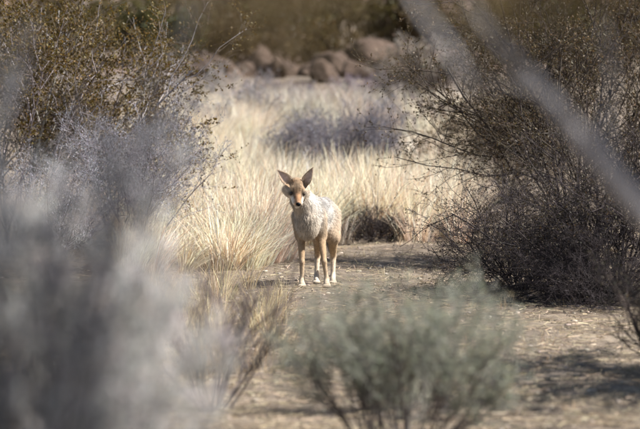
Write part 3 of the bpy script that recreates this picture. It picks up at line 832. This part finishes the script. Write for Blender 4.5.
# the near tree on the right: its trunk stands outside the frame, two bare limbs and hanging sprays reach in
def near_tree():
    r = np.random.default_rng(71)
    x0, y0 = .98, 5.9
    root = thing('overhanging_tree', 'blurred grey limbs and olive sprays of a near tree, top right', 'tree', (x0, y0, float(H(x0, y0))))
    bz = float(H(x0, y0))
    def tube(name, pts, radii, sides=9, par=root):
        pts = np.array(pts, float) - np.array([x0, y0, bz]); radii = np.array(radii, float)
        k = 26; t = np.linspace(0, len(pts) - 1, k)
        def cr(a):
            j = np.clip(t.astype(int), 0, len(a) - 2); f = (t - j)[:, None]
            g = lambda i: a[np.clip(i, 0, len(a) - 1)]
            p0, p1, p2, p3 = g(j - 1), g(j), g(j + 1), g(j + 2)
            return .5 * (2 * p1 + (p2 - p0) * f + (2 * p0 - 5 * p1 + 4 * p2 - p3) * f ** 2 + (3 * p1 - p0 - 3 * p2 + p3) * f ** 3)
        P = cr(pts); R = np.interp(t, np.arange(len(radii)), radii) * (1 + .06 * r.normal(size=k))
        v, f = tubes(P[None], R[None], sides)
        mesh(name, v, [f], M_BARK, par, smooth=True)
        return P, R
    tube('trunk', [(.98, 5.9, -.05), (.96, 5.9, .4), (.90, 5.85, .9), (.93, 5.9, 1.35), (.90, 5.95, 1.9), (.80, 6.0, 2.6)], [.065, .058, .05, .045, .038, .022])
    limbs = [
        tube('limb', [(.90, 5.85, .98), (.70, 5.75, 1.16), (.55, 5.7, 1.305), (.44, 5.65, 1.43), (.335, 5.65, 1.555), (.25, 5.7, 1.655), (.21, 5.7, 1.76)], [.024, .019, .0170, .0145, .0100, .0055, .003]),
        tube('limb', [(.15, 5.1, 1.82), (.12, 5.1, 1.72), (.14, 5.1, 1.66), (.185, 5.1, 1.60), (.215, 5.1, 1.54)], [.006, .0055, .005, .004, .0015]),
        tube('limb', [(.92, 5.9, 1.45), (.69, 5.6, 1.80), (.41, 5.4, 1.86), (.09, 5.1, 1.79), (-.15, 4.9, 1.69)], [.022, .016, .011, .007, .003]),
        tube('limb', [(.90, 5.95, 1.75), (.71, 5.85, 1.9), (.49, 5.7, 1.86), (.33, 5.6, 1.70)], [.016, .011, .008, .004]),
        tube('limb', [(.47, 5.66, 1.40), (.455, 5.7, 1.49), (.47, 5.75, 1.56), (.455, 5.8, 1.66)], [.005, .004, .003, .0015]),
        tube('limb', [(.36, 5.65, 1.525), (.30, 5.6, 1.55), (.26, 5.5, 1.545), (.22, 5.45, 1.57)], [.0045, .0035, .0025, .001]),
    ]
    # hanging olive sprays on the two upper limbs
    PP, RR = [], []
    for q, (P, R) in enumerate(limbs[2:4]):
        m = 40 if q == 0 else 26
        pi, S, D, rr, t = sprout(r, P[None], R[None], m, 70, .45)
        D = D + np.array([0, 0, -.55])
        p, rad = grow(r, S, D, .10 + .13 * r.random(m), np.full(m, .0018), 6, .2, -.06)
        PP.append(p); RR.append(rad)
    P1 = np.concatenate(PP); R1 = np.concatenate(RR)
    pi, S, D, rr, t = sprout(r, P1, R1, 7, 45, .1)
    P2, R2 = grow(r, S, D, .05 + .08 * r.random(len(S)), np.full(len(S), .0013), 5, .25, -.02)
    v, f = merge([tubes(P1, R1, 3), tubes(P2, R2, 3)])
    mesh('twigs', v, f, M_TWIG, root, tint(r, (.14, .10, .06), len(v), .1))['kind'] = 'stuff'
    k = np.repeat(np.arange(len(P2)), 9); t = r.random(len(k)) * 3.99; j = t.astype(int); fr = (t - j)[:, None]
    C = P2[k, j] * (1 - fr) + P2[k, j + 1] * fr
    v, f = leaves(r, C, .011, .5, nrm(P2[k, j + 1] - P2[k, j]))
    mesh('foliage', v, [f], M_LEAF, root, tint(r, (.12, .085, .022), len(C), .35).repeat(4, 0))['kind'] = 'stuff'
near_tree()

# ------------------------------------------------------------------ unseen trees added to shade the near plants and the right thicket
def shade_tree(label, x, y, cz, rad, seed, nl=9000, lean=(0, 0)):
    r = np.random.default_rng(seed)
    z0 = float(H(x, y))
    root = thing('added_shade_tree', label, 'tree', (x, y, z0), 'unseen trees added for shade beyond the right edge')
    rad = np.array(rad, float); c = np.array([lean[0], lean[1], cz])
    P0, R0 = grow(r, np.array([[0, 0, -.1]]), np.array([[.05, .1, 1.0]]), np.array([cz * .55]), np.array([.10]), 8, .12, .05, taper=.7)
    v, f = tubes(P0, R0, 9)
    mesh('trunk', v, [f], M_BARK, root, smooth=True)
    m = 7
    tgt = c + nrm(r.normal(size=(m, 3)) + np.array([0, 0, .2])) * rad * .6
    S = np.repeat(P0[:, -1], m, 0); D = tgt - S
    P1, R1 = grow(r, S, D, np.linalg.norm(D, axis=1) * 1.1, np.full(m, .055), 7, .10, .02, taper=.35)
    for i in range(m):
        v, f = tubes(P1[i:i + 1], R1[i:i + 1], 6)
        mesh('limb', v, [f], M_BARK, root, smooth=True)
    pi, S, D, rr, t = sprout(r, P1, R1, 14, 55, .3)
    P2, R2 = grow(r, S, D, rad.mean() * (.3 + .4 * r.random(len(S))), np.full(len(S), .012), 5, .2, 0)
    pi, S, D, rr, t = sprout(r, P2, R2, 6, 50, .2)
    P3, R3 = grow(r, S, D, .15 + .25 * r.random(len(S)), np.full(len(S), .005), 4, .2, -.02)
    v, f = merge([tubes(P2, R2, 4), tubes(P3, R3, 3)])
    mesh('twigs', v, f, M_TWIG, root, tint(r, (.13, .10, .08), len(v), .1), smooth=True)['kind'] = 'stuff'
    k = r.integers(0, len(P3), nl); t = r.random(nl) * 2.99; j = t.astype(int); fr = (t - j)[:, None]
    C = P3[k, j] * (1 - fr) + P3[k, j + 1] * fr + r.normal(size=(nl, 3)) * .03
    v, f = leaves(r, C, .055, .5)
    mesh('foliage', v, [f], M_LEAF, root, tint(r, (.07, .085, .03), nl, .35).repeat(4, 0))['kind'] = 'stuff'
shade_tree('unseen leafy tree added beyond the right edge to shade the nearest shrubs', 2.3, 5.5, 2.8, (1.3, 1.2, .6), 91, lean=(-.9, .3))
shade_tree('unseen leafy tree added beyond the right edge to shade the sage bush', 3.7, 17.2, 3.2, (1.9, 2.3, .8), 92, nl=11000, lean=(-.4, 0))
shade_tree('unseen leafy tree added beyond the right edge to shade the dark thicket', 4.6, 23.0, 2.9, (1.0, 1.2, .6), 93, lean=(-.3, .3))
